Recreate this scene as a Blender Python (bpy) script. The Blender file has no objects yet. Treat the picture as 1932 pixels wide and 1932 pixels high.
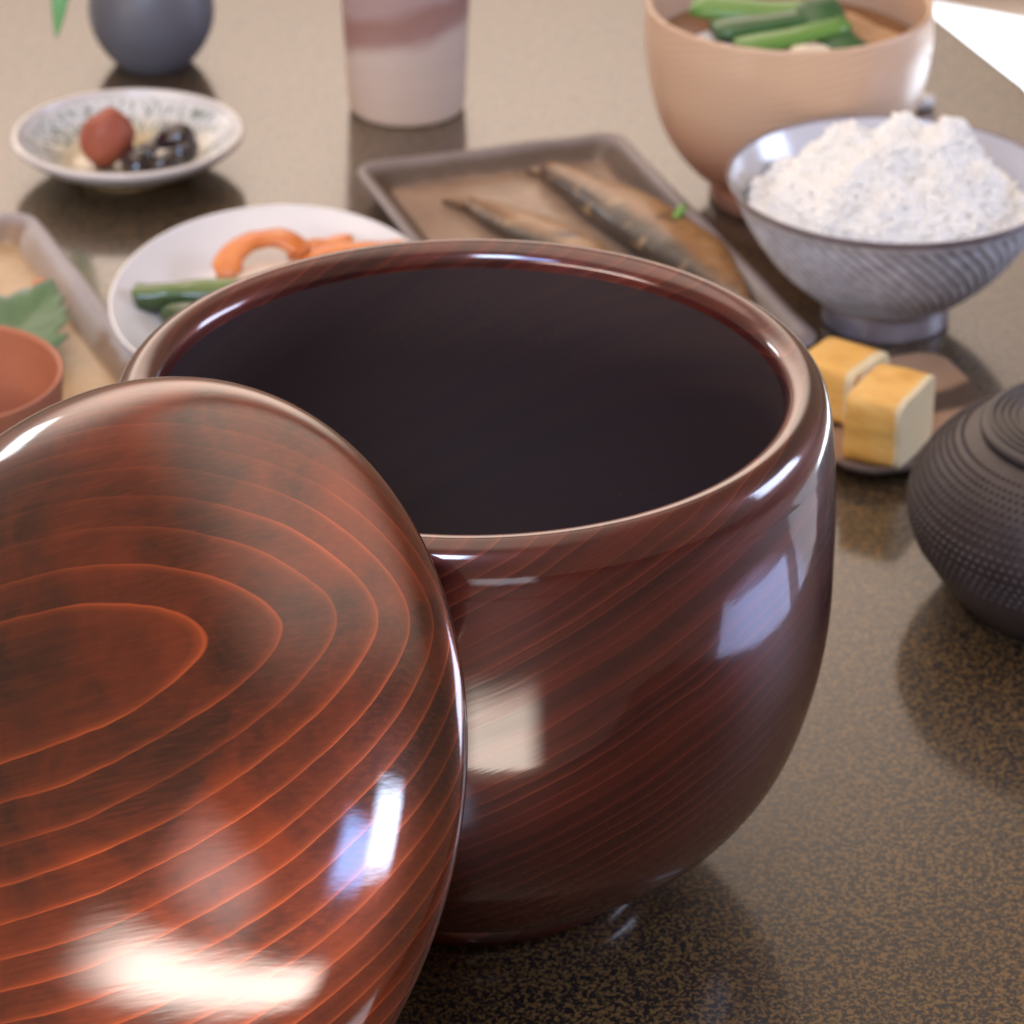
import bpy, bmesh, math, random
from mathutils import Vector, Matrix, noise as mnoise
R = math.radians
rng = random.Random(7)
scn = bpy.context.scene
col = scn.collection

# ------------------------------------------------------------------ camera, light, exposure
cam = bpy.data.cameras.new('camera')
cam_ob = bpy.data.objects.new('camera', cam); col.objects.link(cam_ob)
cam_ob.location = (0.01438, -1.09064, 0.73535)
cam_ob.rotation_euler = (R(90 - 28.4), 0, 0)
cam.sensor_width = 36; cam.lens = 36 * 6500 / 1932
cam.clip_start = 0.05; cam.clip_end = 60
cam.dof.use_dof = True; cam.dof.focus_distance = 1.10; cam.dof.aperture_fstop = 18
scn.camera = cam_ob

world = bpy.data.worlds.new('World'); scn.world = world; world.use_nodes = True
bg = world.node_tree.nodes['Background']
bg.inputs[0].default_value = (0.95, 0.66, 0.46, 1); bg.inputs[1].default_value = 0.34

def area_lamp(name, loc, target, sx, sy, radiance, color, roll=0.0, soft=(0.25, 0.25)):
    """soft-edged rectangular lamp: soft is the share of the width / height over which the light fades out"""
    l = bpy.data.lights.new(name, 'AREA'); l.shape = 'RECTANGLE'; l.size = sx; l.size_y = sy
    l.energy = radiance * math.pi * sx * sy; l.color = color
    l.use_nodes = True; nt = l.node_tree; em = nt.nodes['Emission']
    ge = nt.nodes.new('ShaderNodeNewGeometry'); sp_ = nt.nodes.new('ShaderNodeSeparateXYZ')
    nt.links.new(ge.outputs['Parametric'], sp_.inputs[0])
    prev = None
    for k in (0, 1):
        a = nt.nodes.new('ShaderNodeMath'); a.operation = 'PINGPONG'; a.inputs[1].default_value = 0.5     # distance to the nearer edge
        nt.links.new(sp_.outputs[k], a.inputs[0])
        r_ = nt.nodes.new('ShaderNodeMapRange'); r_.interpolation_type = 'SMOOTHSTEP'
        r_.inputs['From Max'].default_value = max(soft[k], 0.001)
        nt.links.new(a.outputs[0], r_.inputs['Value'])
        if prev is None: prev = r_.outputs[0]
        else:
            mu = nt.nodes.new('ShaderNodeMath'); mu.operation = 'MULTIPLY'
            nt.links.new(prev, mu.inputs[0]); nt.links.new(r_.outputs[0], mu.inputs[1]); prev = mu.outputs[0]
    nt.links.new(prev, em.inputs['Strength'])
    o = bpy.data.objects.new(name, l); col.objects.link(o)
    o.location = loc
    q = (Vector(target) - Vector(loc)).to_track_quat('-Z', 'Y')
    o.rotation_euler = (q.to_matrix() @ Matrix.Rotation(roll, 3, 'Z')).to_euler()
    return o
WARM, BLUE = (1.0, 0.82, 0.69), (0.60, 0.71, 1.0)
# bright beige side of the room beyond the table, and its ceiling
area_lamp('room_far_light', (-1.05, 3.4, 1.55), (-0.4, 0.5, 0.1), 5.4, 2.3, 3.0, WARM, soft=(0.32, 0.45))
area_lamp('ceiling_light', (-0.9, 0.80, 2.6), (-0.9, 0.80, 0), 4.6, 4.4, 1.6, (1.0, 0.82, 0.68), soft=(0.35, 0.22))
# windows: right side, behind the camera, left behind, far left
area_lamp('window_light_right', (2.1, 0.60, 0.62), (0, 0.0, 0.17), 1.1, 0.85, 15.0, BLUE, soft=(0.2, 0.3))
area_lamp('rear_low_light', (0.36, -2.2, -0.05), (0, -0.1, 0.17), 0.85, 0.55, 2.6, (0.85, 0.90, 1.0), soft=(0.2, 0.35))
area_lamp('window_light_rear', (-0.42, -2.3, 2.10), (0, 0, 0.15), 1.05, 1.0, 30.0, (0.58, 0.72, 1.0), soft=(0.3, 0.3))
area_lamp('window_light_rear_low', (-1.08, -2.2, 1.90), (0, 0, 0.15), 0.9, 0.7, 18.0, (0.25, 0.47, 1.0), soft=(0.3, 0.35))
area_lamp('window_light_left', (-1.85, -1.75, 0.86), (-0.05, -0.2, 0.12), 2.7, 0.46, 19.0, (1.0, 0.89, 0.79), roll=R(7), soft=(0.25, 0.45))
area_lamp('wall_light_left', (-2.0, -1.25, 1.18), (-0.05, -0.2, 0.13), 1.1, 0.55, 3.0, (1.0, 0.80, 0.76), soft=(0.4, 0.45))
area_lamp('window_light_far_left', (-2.1, 2.3, 0.86), (-0.14, -0.06, 0.2), 0.6, 0.4, 12.0, (0.9, 0.95, 1.0), soft=(0.2, 0.3))
area_lamp('added_front_glow', (0.115, -0.80, -0.33), (0.0, -0.13, 0.14), 0.40, 0.26, 9.0, (1.0, 0.87, 0.74), soft=(0.3, 0.4))  # added lamp below the table front, for the warm patch on the container
# daylight falling on the floor to the right of the table
for y0, watts in ((0.05, 420), (1.30, 1500)):
    sp = bpy.data.lights.new('floor_daylight', 'SPOT'); sp.energy = watts; sp.spot_size = R(30 if y0 < 1 else 34); sp.spot_blend = 0.25
    sp.color = (0.34, 0.46, 1.0) if y0 < 1 else (0.75, 0.85, 1.0); sp.shadow_soft_size = 0.06
    sp_ob = bpy.data.objects.new('floor_daylight', sp); col.objects.link(sp_ob)
    sp_ob.location = (2.2, y0, 0.62)
    sp_ob.rotation_euler = (Vector((0.78, y0 + 0.05, -0.36)) - Vector(sp_ob.location)).to_track_quat('-Z', 'Y').to_euler()

scn.view_settings.view_transform = 'Standard'; scn.view_settings.look = 'None'
scn.view_settings.exposure = 0.0; scn.view_settings.gamma = 1.0
scn.render.engine = 'CYCLES'
scn.cycles.max_bounces = 8; scn.cycles.sample_clamp_indirect = 6

# ------------------------------------------------------------------ node helpers
class Mat:
    def __init__(s, name):
        s.m = bpy.data.materials.new(name); s.m.use_nodes = True
        s.nt = s.m.node_tree; s.p = s.nt.nodes['Principled BSDF']
    def node(s, t, **kw):
        n = s.nt.nodes.new(t)
        for k, v in kw.items(): setattr(n, k, v)
        return n
    def put(s, inp, v):
        if isinstance(v, bpy.types.NodeSocket): s.nt.links.new(v, inp)
        elif isinstance(v, (tuple, list)) and len(v) == 3 and inp.type == 'RGBA': inp.default_value = (*v, 1)
        else: inp.default_value = v
    def math(s, op, a, b=0.0, c=0.0):
        n = s.node('ShaderNodeMath', operation=op)
        s.put(n.inputs[0], a); s.put(n.inputs[1], b); s.put(n.inputs[2], c)
        return n.outputs[0]
    def vec(s, op, a, b=(0, 0, 0)):
        n = s.node('ShaderNodeVectorMath', operation=op)
        s.put(n.inputs[0], a); s.put(n.inputs[1], b)
        return n.outputs['Value'] if op in ('DOT_PRODUCT', 'LENGTH') else n.outputs[0]
    def obj(s): return s.node('ShaderNodeTexCoord').outputs['Object']
    def noise(s, v, scale, detail=2.0, rough=0.5, dist=0.0, dim='3D'):
        n = s.node('ShaderNodeTexNoise', noise_dimensions=dim)
        if dim == '1D': s.put(n.inputs['W'], v)
        else: s.put(n.inputs['Vector'], v)
        n.inputs['Scale'].default_value = scale; n.inputs['Detail'].default_value = detail
        n.inputs['Roughness'].default_value = rough; n.inputs['Distortion'].default_value = dist
        return n.outputs['Fac']
    def ramp(s, f, stops, interp='LINEAR'):
        n = s.node('ShaderNodeValToRGB'); s.put(n.inputs[0], f)
        e = n.color_ramp.elements; n.color_ramp.interpolation = interp
        while len(e) < len(stops): e.new(0.5)
        for el, (p, c) in zip(e, stops):
            el.position = p
            el.color = (c, c, c, 1) if not isinstance(c, (tuple, list)) else (*c, 1)
        return n.outputs[0]
    def mix(s, f, a, b, blend='MIX'):
        n = s.node('ShaderNodeMix', data_type='RGBA', blend_type=blend)
        s.put(n.inputs[0], f); s.put(n.inputs[6], a); s.put(n.inputs[7], b)
        return n.outputs[2]
    def bump(s, h, strength, dist, normal=None):
        n = s.node('ShaderNodeBump'); s.put(n.inputs['Height'], h)
        n.inputs['Strength'].default_value = strength; n.inputs['Distance'].default_value = dist
        if normal is not None: s.put(n.inputs['Normal'], normal)
        return n.outputs[0]
    def set(s, **kw):
        names = dict(color='Base Color', rough='Roughness', metal='Metallic', coat='Coat Weight', coat_rough='Coat Roughness',
                     normal='Normal', coat_normal='Coat Normal', spec='Specular IOR Level', sss='Subsurface Weight',
                     sss_r='Subsurface Radius', sss_s='Subsurface Scale', coat_ior='Coat IOR', ior='IOR', aniso='Anisotropic',
                     trans='Transmission Weight', sheen='Sheen Weight')
        for k, v in kw.items(): s.put(s.p.inputs[names[k]], v)
        return s.m

def plain(name, c1, c2, scale=40, rough=0.5, detail=4, bump=0.0, coat=0.0, coat_rough=0.1, sss=0.0, **kw):
    m = Mat(name); v = m.obj()
    f = m.ramp(m.noise(v, scale, detail), [(0.35, 0.0), (0.65, 1.0)])
    m.set(color=m.mix(f, c1, c2), rough=rough, coat=coat, coat_rough=coat_rough, **kw)
    if sss: m.set(sss=sss, sss_r=(1.0, 0.6, 0.4), sss_s=0.004)
    if bump: m.set(normal=m.bump(m.noise(v, scale * 4, 4), 0.6, bump))
    return m.m

def lacquered_wood(name, layer, spacing, phase, curve=None, dark=(0.030, 0.0085, 0.006), mid=(0.050, 0.012, 0.007),
                   line=(0.30, 0.060, 0.018), glow=(0.36, 0.055, 0.012), fibre=(1, 0, 0), warp=0.0022, line_w=0.05, mottle=0.5, metal=0.25, coat_rough=0.06, s_max=None, rough=0.40, irregular=0.3, line_min=0.45, band_f=0.6, veil_fade=None):
    m = Mat(name); v = m.obj()
    s = m.vec('DOT_PRODUCT', v, layer)
    if curve:                                  # growth layers bend about the pith: extra fall-off across direction w
        w, w0, k = curve
        dw = m.math('SUBTRACT', m.vec('DOT_PRODUCT', v, w), w0)
        s = m.math('SUBTRACT', s, m.math('MULTIPLY', m.math('SQRT', m.math('MULTIPLY_ADD', dw, dw, 0.012 ** 2)), k))
    n1 = m.math('SUBTRACT', m.noise(v, 9.0, 1.5), 0.5)
    n2 = m.math('SUBTRACT', m.noise(v, 34.0, 2.0), 0.5)
    s = m.math('ADD', s, m.math('MULTIPLY', n1, warp))
    s = m.math('ADD', s, m.math('MULTIPLY', n2, warp * 0.62))
    if s_max is not None: s = m.math('SMOOTH_MIN', s, s_max, 0.002)
    q = m.math('ADD', m.math('DIVIDE', s, spacing), phase)
    q = m.math('ADD', q, m.math('MULTIPLY', m.noise(q, 0.7, 1.0, dim='1D'), irregular))
    fr = m.math('FRACT', q)
    wn = m.node('ShaderNodeTexWhiteNoise', noise_dimensions='1D'); m.put(wn.inputs['W'], m.math('FLOOR', q))
    amp = m.math('MULTIPLY_ADD', wn.outputs['Value'], 1 - line_min, line_min)
    amp = m.math('MULTIPLY', amp, m.ramp(m.noise(v, 22.0, 3.0), [(0.30, 0.35), (0.62, 1.0)]))
    ring = m.ramp(fr, [(0.0, 0.55), (line_w * 0.5, 1.0), (line_w * 1.3, 0.52), (line_w * 3.5, 0.16), (0.55, 0.0), (0.985, 0.02), (1.0, 0.55)])
    if veil_fade:                                   # fainter rings on one side: the lid's reflection veil put into the colour
        fd, f0, f1, fmin = veil_fade
        amp = m.math('MULTIPLY', amp, m.ramp(m.math('MULTIPLY_ADD', m.vec('DOT_PRODUCT', v, fd), 3.0, 0.5), [(f0 * 3 + 0.5, 1.0), (f1 * 3 + 0.5, fmin)]))
    ring = m.math('MULTIPLY', ring, amp)
    fx = Vector(fibre).normalized()
    along = m.vec('DOT_PRODUCT', v, fx)
    sc = m.node('ShaderNodeVectorMath', operation='SCALE'); sc.inputs[0].default_value = tuple(fx); m.put(sc.inputs['Scale'], m.math('MULTIPLY', along, 0.955))
    across = m.vec('SUBTRACT', v, sc.outputs[0])
    fib = m.noise(across, 700.0, 3.0, 0.6)
    fib2 = m.noise(across, 160.0, 3.0, 0.6)
    mot = m.ramp(m.noise(v, 24.0, 5.0, 0.60, 0.5), [(0.38, 0.0), (0.70, 1.0)])           # blotchy figure of the timber
    band = m.noise(q, band_f, 2.0, 0.7, dim='1D')
    c = m.mix(m.ramp(band, [(0.36, 0.0), (0.62, 1.0)]), dark, mid)
    c = m.mix(m.math('MULTIPLY', mot, mottle), c, glow)
    c = m.mix(m.math('MULTIPLY', m.ramp(fib2, [(0.3, 0.0), (0.75, 1.0)]), 0.07), c, dark)
    c = m.mix(ring, c, line)
    c = m.mix(m.math('MULTIPLY', m.ramp(fib, [(0.45, 0.0), (0.7, 1.0)]), 0.09), c, line)
    nb = m.bump(m.math('ADD', m.math('MULTIPLY', fib, 0.5), m.math('MULTIPLY', ring, 0.6)), 0.12, 0.0006)
    cb = m.bump(fib2, 0.05, 0.0007)
    cr = m.math('MULTIPLY_ADD', m.ramp(m.noise(v, 16.0, 5.0, 0.7), [(0.45, 0.0), (0.75, 1.0)]), 0.05, coat_rough)      # rubbed and handled gloss
    m.set(color=c, rough=rough, metal=metal, spec=0.3, normal=nb, coat=1.0, coat_rough=cr, coat_ior=1.65, coat_normal=cb)
    return m.m

# ------------------------------------------------------------------ object helpers
def link(name, me, mat=None, parent=None, loc=None):
    o = bpy.data.objects.new(name, me); col.objects.link(o)
    if mat is not None and me is not None and not me.materials: me.materials.append(mat)
    if parent is not None: o.parent = parent
    if loc is not None: o.location = loc
    return o
def tag(o, label, cat=None, group=None, kind=None):
    o['label'] = label
    if cat: o['category'] = cat
    if group: o['group'] = group
    if kind: o['kind'] = kind
    return o
def thing(name, label, cat, loc, rz=0.0, group=None):
    o = bpy.data.objects.new(name, None); col.objects.link(o); o.empty_display_size = 0.01
    o.location = loc; o.rotation_euler = (0, 0, rz)
    return tag(o, label, cat, group)
def mesh(verts, faces, smooth=True):
    me = bpy.data.meshes.new('mesh'); me.from_pydata([tuple(v) for v in verts], [], faces); me.update()
    if smooth: me.polygons.foreach_set('use_smooth', [True] * len(me.polygons))
    return me
def spline(pts, n=8):
    P = [Vector(p) for p in pts]; P = [2 * P[0] - P[1]] + P + [2 * P[-1] - P[-2]]; out = []
    for i in range(1, len(P) - 2):
        a, b, c, d = P[i - 1:i + 3]
        for k in range(n):
            t = k / n
            out.append(0.5 * ((2 * b) + (c - a) * t + (2 * a - 5 * b + 4 * c - d) * t * t + (-a + 3 * b - 3 * c + d) * t ** 3))
    out.append(P[-2]); return [tuple(p) for p in out]
def lathe(profile, seg=96, fn=None, smooth=True):
    """profile: (r, z) from one end to the other; r = 0 ends close to a point"""
    V, F, rings = [], [], []
    for r, z in profile:
        if r < 1e-6: rings.append([len(V)]); V.append((0, 0, z)); continue
        ring = []
        for k in range(seg):
            a = 2 * math.pi * k / seg; rr, zz = (r, z) if fn is None else fn(r, z, a)
            ring.append(len(V)); V.append((rr * math.cos(a), rr * math.sin(a), zz))
        rings.append(ring)
    for A, B in zip(rings, rings[1:]):
        if len(A) == 1 and len(B) == 1: continue
        for k in range(seg):
            j = (k + 1) % seg
            if len(A) == 1: F.append((A[0], B[j], B[k]))
            elif len(B) == 1: F.append((A[k], A[j], B[0]))
            else: F.append((A[k], A[j], B[j], B[k]))
    return mesh(V, F, smooth)
def loft(rings, close_first=True, close_last=True, smooth=True):
    V, F = [], []; n = len(rings[0])
    for r in rings: V += [tuple(p) for p in r]
    for i in range(len(rings) - 1):
        for k in range(n):
            j = (k + 1) % n
            F.append((i * n + k, i * n + j, (i + 1) * n + j, (i + 1) * n + k))
    if close_first: F.append(tuple(range(n - 1, -1, -1)))
    if close_last: F.append(tuple((len(rings) - 1) * n + k for k in range(n)))
    me = mesh(V, F, smooth)
    if close_first and close_last:
        bm = bmesh.new(); bm.from_mesh(me); bmesh.ops.recalc_face_normals(bm, faces=bm.faces[:]); bm.to_mesh(me); bm.free()
    return me
def rrect(w, l, r, z, n=6, wob=0.0, seed=0.0):
    pts = []
    for cx, cy, a0 in ((w / 2 - r, l / 2 - r, 0), (-w / 2 + r, l / 2 - r, 90), (-w / 2 + r, -l / 2 + r, 180), (w / 2 - r, -l / 2 + r, 270)):
        arc = [(cx + r * math.cos(R(a0 + 90 * k / n)), cy + r * math.sin(R(a0 + 90 * k / n))) for k in range(n + 1)]
        pts += arc
    out = []; m = len(pts)
    for i in range(m):                      # subdivide long straight runs
        a, b = Vector(pts[i]), Vector(pts[(i + 1) % m]); k = 12 if (i % (n + 1)) == n else 1
        for j in range(k): out.append(a.lerp(b, j / k))
    res = []
    for p in out:
        d = wob * mnoise.noise(Vector((p.x * 30, p.y * 30, seed))) if wob else 0
        d2 = wob * mnoise.noise(Vector((p.x * 25, p.y * 25, seed + 9))) if wob else 0
        f = 1 + d / max(w, l) * 2
        res.append((p.x * f, p.y * f, z + d2))
    return res
def blob(rx, ry, rz, noise_amp=0.0, freq=3.0, seed=0.0, sub=3):
    bm = bmesh.new(); bmesh.ops.create_icosphere(bm, subdivisions=sub, radius=1)
    for v in bm.verts:
        f = 1 + noise_amp * mnoise.noise(v.co * freq + Vector((seed, seed * 2, 0)))
        v.co = Vector((v.co.x * rx, v.co.y * ry, v.co.z * rz)) * f
    me = bpy.data.meshes.new('mesh'); bm.to_mesh(me); bm.free()
    me.polygons.foreach_set('use_smooth', [True] * len(me.polygons)); return me
def superblock(sx, sy, sz, e=4.0, noise_amp=0.0, seed=0.0, sub=4):
    """rounded block: superquadric-like box with soft edges, base at z = 0"""
    bm = bmesh.new(); bmesh.ops.create_cube(bm, size=2)
    bmesh.ops.subdivide_edges(bm, edges=bm.edges[:], cuts=7, use_grid_fill=True)
    for v in bm.verts:
        p = v.co; L = (abs(p.x) ** e + abs(p.y) ** e + abs(p.z) ** e) ** (1 / e)
        p = p / L
        d = 1 + noise_amp * mnoise.noise(p * 2.2 + Vector((seed, 0, seed)))
        v.co = Vector((p.x * sx / 2 * d, p.y * sy / 2 * d, (p.z * d + 1) * sz / 2))
    me = bpy.data.meshes.new('mesh'); bm.to_mesh(me); bm.free()
    me.polygons.foreach_set('use_smooth', [True] * len(me.polygons)); return me
def ribbon_tube(path, radii, seg=10, flat=1.0, up=(0, 0, 1)):
    """tapered tube along a 3-D path; flat < 1 squashes it along 'up'"""
    P = [Vector(p) for p in path]; rings = []
    for i, p in enumerate(P):
        t = (P[min(i + 1, len(P) - 1)] - P[max(i - 1, 0)]).normalized()
        s = t.cross(Vector(up)).normalized(); u = s.cross(t)
        r = radii[i]
        rings.append([p + s * (r * math.cos(2 * math.pi * k / seg)) + u * (r * flat * math.sin(2 * math.pi * k / seg)) for k in range(seg)])
    return loft(rings)

# ------------------------------------------------------------------ floor and table
m = Mat('dark_floor_boards'); v = m.obj()
st = m.noise(m.vec('MULTIPLY', v, (60, 4, 4)), 1.0, 3)
m_boards = m.set(color=m.mix(st, (0.18, 0.125, 0.085), (0.26, 0.185, 0.125)), rough=0.6)
m_white_floor = plain('sunlit_floor_white', (0.78, 0.78, 0.78), (0.84, 0.84, 0.83), 6, 0.6)
fl = link('floor', mesh([(-8, -8, 0), (8, -8, 0), (8, 8, 0), (-8, 8, 0)], [(0, 1, 2, 3)], False), m_boards, loc=(0, 0, -0.36)); fl['kind'] = 'structure'
# added pale panels for sunlit floor; edges and gap shaped for the container's reflections
for poly in ([(0.30, -0.22), (1.15, -0.22), (1.15, 0.36), (0.30, 0.36)], [(0.25, 0.46), (1.30, 0.46), (1.30, 1.36), (0.25, 1.98)]):
    wf = link('sunlit_floor_panel', loft([[(x, y, -0.3598) for x, y in poly], [(x, y, -0.350) for x, y in poly]], smooth=False), m_white_floor); wf['kind'] = 'structure'

def speckle_mat():
    m = Mat('speckled_lacquer'); v = m.obj()
    w = m.noise(v, 540.0, 1.5, 0.5, 1.0)
    f = m.ramp(w, [(0.49, 0.0), (0.57, 1.0)])
    big = m.ramp(m.noise(v, 5.0, 2.0), [(0.3, 0.75), (0.7, 1.0)])
    c = m.mix(m.math('MULTIPLY', f, big), (0.007, 0.005, 0.0055), (0.205, 0.118, 0.042))
    m.set(color=c, rough=0.5, metal=m.math('MULTIPLY', f, 0.35), coat=1.0, coat_rough=0.11, coat_ior=1.55,
          coat_normal=m.bump(m.noise(v, 150.0, 2.0), 0.05, 0.0006))
    return m.m
m_table = speckle_mat()
m_edge = plain('worn_brass_brown_edge', (0.30, 0.19, 0.08), (0.38, 0.25, 0.11), 60, 0.35)
tb = thing('table', 'low dark lacquered table with fine gold speckle carrying all the dishes', 'table', (0, 0, 0))
# outline of the top: right side runs obliquely, corners rounded
base_poly = [(-1.0, -0.275), (0.26, -0.275), (0.325, -0.23), (0.345, -0.12), (0.348, 0.08), (0.352, 0.30), (0.346, 0.55), (0.3131, 0.7966), (0.2728, 0.9167), (0.16, 1.26), (0.08, 1.34), (-0.02, 1.36), (-1.0, 1.36)]
def inset_poly(poly, d):
    n = len(poly); out = []
    for i in range(n):
        a, b, c = Vector(poly[i - 1]), Vector(poly[i]), Vector(poly[(i + 1) % n])
        e1, e2 = (b - a).normalized(), (c - b).normalized()
        n1, n2 = Vector((-e1.y, e1.x)), Vector((-e2.y, e2.x)); nn = (n1 + n2).normalized()
        out.append(b + nn * (d / max(0.3, nn.dot(n1))))
    return out
def table_ring(d, z): return [(p.x, p.y, z) for p in inset_poly(base_poly, d)]
link('table_top', loft([table_ring(0.0032, -0.0008), table_ring(0.0046, 0.0)], False, True, smooth=False), m_table, tb)
link('edge_band', loft([table_ring(0.004, -0.034), table_ring(0.0, -0.030), table_ring(0.0, -0.003), table_ring(0.0032, -0.0008)], True, False, smooth=False), m_edge, tb)
for x, y in ((-0.85, -0.17), (0.25, -0.17), (0.10, 1.1), (-0.85, 1.2)):
    link('leg', loft([rrect(0.06, 0.06, 0.01, -0.355), rrect(0.07, 0.07, 0.01, -0.034)]), m_table, tb, (x, y, 0))

# ------------------------------------------------------------------ wooden rice container
fib = Vector((0.9, 0.1, 0.41)).normalized()
m_pot = lacquered_wood('lacquered_wood_pot', (-0.47, 0.10, 0.87), 0.0050, 0.2, fibre=(0.9, 0.1, 0.41), warp=0.0045, mottle=0.10, line_w=0.065,
                       dark=(0.040, 0.0075, 0.0075), mid=(0.100, 0.0140, 0.0095), line=(0.235, 0.048, 0.023), glow=(0.22, 0.034, 0.013), irregular=0.8, line_min=0.25, band_f=0.35, metal=0.5)
m_pot_in = lacquered_wood('shaded_lacquered_interior', (-0.47, 0.10, 0.87), 0.0050, 0.2, fibre=(0.9, 0.1, 0.41), warp=0.0045, mottle=0.05, line_w=0.06,
                       dark=(0.052, 0.034, 0.034), mid=(0.060, 0.037, 0.035), line=(0.085, 0.040, 0.030), glow=(0.07, 0.035, 0.03), coat_rough=0.25, metal=0.1, irregular=1.3, line_min=0.1)  # same wood as outside, with the dim interior's shade put into its colours
pot = thing('rice_container', 'large round lacquered wooden rice container with thick rounded rim, open and empty', 'container', (0, 0, 0))
outer = spline([(0.0665, 0.0175), (0.082, 0.0210), (0.1005, 0.0335), (0.1165, 0.0560), (0.1255, 0.0820), (0.130, 0.110), (0.1305, 0.140), (0.1297, 0.166), (0.1282, 0.182)], 14)
rim = spline([(0.1282, 0.182), (0.1270, 0.1900), (0.1243, 0.1964), (0.1202, 0.1997), (0.1165, 0.1999), (0.1132, 0.1985), (0.1110, 0.1958), (0.1100, 0.1920)], 12)
inner = spline([(0.1100, 0.1920), (0.1105, 0.170), (0.113, 0.140), (0.113, 0.105), (0.108, 0.068), (0.094, 0.040), (0.070, 0.025), (0.035, 0.021), (0.0, 0.0205)], 10)
inner[-1] = (0.0, 0.0205)
link('body', lathe(outer, 256), m_pot, pot)
link('rim', lathe(rim, 256), m_pot, pot)
link('interior', lathe(inner, 192), m_pot_in, pot)
link('foot', lathe([(0.0, 0.004), (0.055, 0.004), (0.057, 0.0)] + spline([(0.0625, 0.0), (0.0648, 0.0015), (0.0655, 0.005), (0.0645, 0.0120), (0.0665, 0.0175)], 6) + [(0.050, 0.0185)], 192), m_pot, pot)

# ------------------------------------------------------------------ its lid, leaning on the rim
LN = Vector((-0.56538877, -0.58443498, 0.58204063)).normalized()
LA = Vector((0.71872103, -0.69529856, 0)).normalized(); LB = LN.cross(LA)
LC = Vector((-0.11757, -0.14384, 0.11719))
e_ax, w_ax = Vector((0.83, 0.56, 0)).normalized(), Vector((-0.56, 0.83, 0)).normalized()
lay = Vector((0, 0, 1)) + e_ax * (2 * -0.010) + w_ax * (2 * 0.030)
m_lid = lacquered_wood('lacquered_wood_lid', tuple(lay), 0.0058, 0.64, curve=(tuple(w_ax), 0.030, 0.38), fibre=tuple(e_ax), warp=0.0019,
                       dark=(0.032, 0.0095, 0.0065), mid=(0.060, 0.0140, 0.0080), line=(0.46, 0.085, 0.024), glow=(0.52, 0.072, 0.013), line_w=0.055, mottle=0.25,
                       metal=0.82, rough=0.40, s_max=0.0347, veil_fade=(tuple(w_ax), 0.050, 0.085, 0.22), line_min=0.65, irregular=0.3)
lid = thing('container_lid', 'domed lacquered wooden lid with oval grain leaning on its round container', 'lid', LC)
lid.rotation_euler = Matrix((LA, LB, LN)).transposed().to_euler()
RL, HL = 0.1424, 0.040
top_prof = []
for k in range(0, 90):
    t = math.pi / 2 * (k / 89.0); rr = RL * math.sin(t) ** 0.95 if k else 0.0
    rr = min(rr, RL); top_prof.append((rr, HL * math.sqrt(max(0.0, 1 - (rr / RL) ** 2.2))))
link('dome', lathe(top_prof, 256), m_lid, lid)
edge = spline([(RL, 0.0), (RL - 0.0006, -0.0025), (RL - 0.0025, -0.0050), (RL - 0.006, -0.0060), (RL - 0.010, -0.0056), (RL - 0.0125, -0.004)], 6)
link('rim', lathe(edge, 256), m_lid, lid)
under = [(RL - 0.0125, -0.004)] + [(RL * 0.91 * math.sin(t), -0.004 + 0.034 * math.cos(t)) for t in [math.pi / 2 * (1 - k / 24) for k in range(0, 24)]] + [(0, 0.030)]
link('underside', lathe(under, 128), m_lid, lid)

# ------------------------------------------------------------------ plum dish, plum, black beans
def dish_mat():
    m = Mat('patterned_porcelain'); v = m.obj()
    sep = m.node('ShaderNodeSeparateXYZ'); m.put(sep.inputs[0], v)
    rr = m.vec('LENGTH', m.vec('MULTIPLY', v, (1, 1, 0)))
    ang = m.math('ARCTAN2', sep.outputs[1], sep.outputs[0])
    cmb = m.node('ShaderNodeCombineXYZ'); m.put(cmb.inputs[0], m.math('MULTIPLY', ang, 9.0)); m.put(cmb.inputs[1], m.math('MULTIPLY', rr, 120.0))
    f = m.ramp(m.noise(cmb.outputs[0], 1.6, 3.0, 0.6, 0.8), [(0.50, 0.0), (0.60, 1.0)])
    in_band = m.ramp(rr, [(0.034, 0.0), (0.036, 1.0), (0.0575, 1.0), (0.0585, 0.0)])
    f = m.math('MULTIPLY', f, in_band)
    base = m.mix(m.ramp(rr, [(0.034, 0.0), (0.050, 1.0)]), (0.60, 0.48, 0.28), (0.62, 0.63, 0.64))
    base = m.mix(m.ramp(rr, [(0.0580, 0.0), (0.0592, 1.0)]), base, (0.66, 0.60, 0.56))
    return m.set(color=m.mix(f, base, (0.16, 0.21, 0.16)), rough=0.25, coat=0.6, coat_rough=0.08)
m_dish = dish_mat()
dish = thing('pickle_dish', 'small patterned porcelain dish with pale rim holding a pickled plum', 'dish', (-0.1955, 0.6629, 0))
link('bowl', lathe([(0.0, 0.0035)] + spline([(0.02, 0.004), (0.032, 0.0062), (0.046, 0.0125), (0.0555, 0.0190), (0.0588, 0.0215)], 6)
     + spline([(0.0588, 0.0215), (0.0597, 0.0236), (0.0616, 0.0243), (0.0632, 0.0232), (0.0628, 0.0208)], 4)[1:]
     + spline([(0.0628, 0.0208), (0.056, 0.0148), (0.044, 0.0085), (0.033, 0.0045), (0.027, 0.0035)], 6)[1:], 128), m_dish, dish)
link('foot', lathe([(0.0235, 0.004), (0.024, 0.0), (0.0275, 0.0), (0.0278, 0.004)], 64), m_dish, dish)
m = Mat('pickled_plum_skin'); v = m.obj()
wr = m.noise(v, 180.0, 4.0, 0.6)
m.set(color=m.mix(m.noise(v, 50, 3), (0.26, 0.055, 0.030), (0.42, 0.12, 0.065)), rough=0.5, sss=0.2, sss_r=(1, .3, .2), sss_s=0.004, normal=m.bump(wr, 0.7, 0.001))
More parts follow.
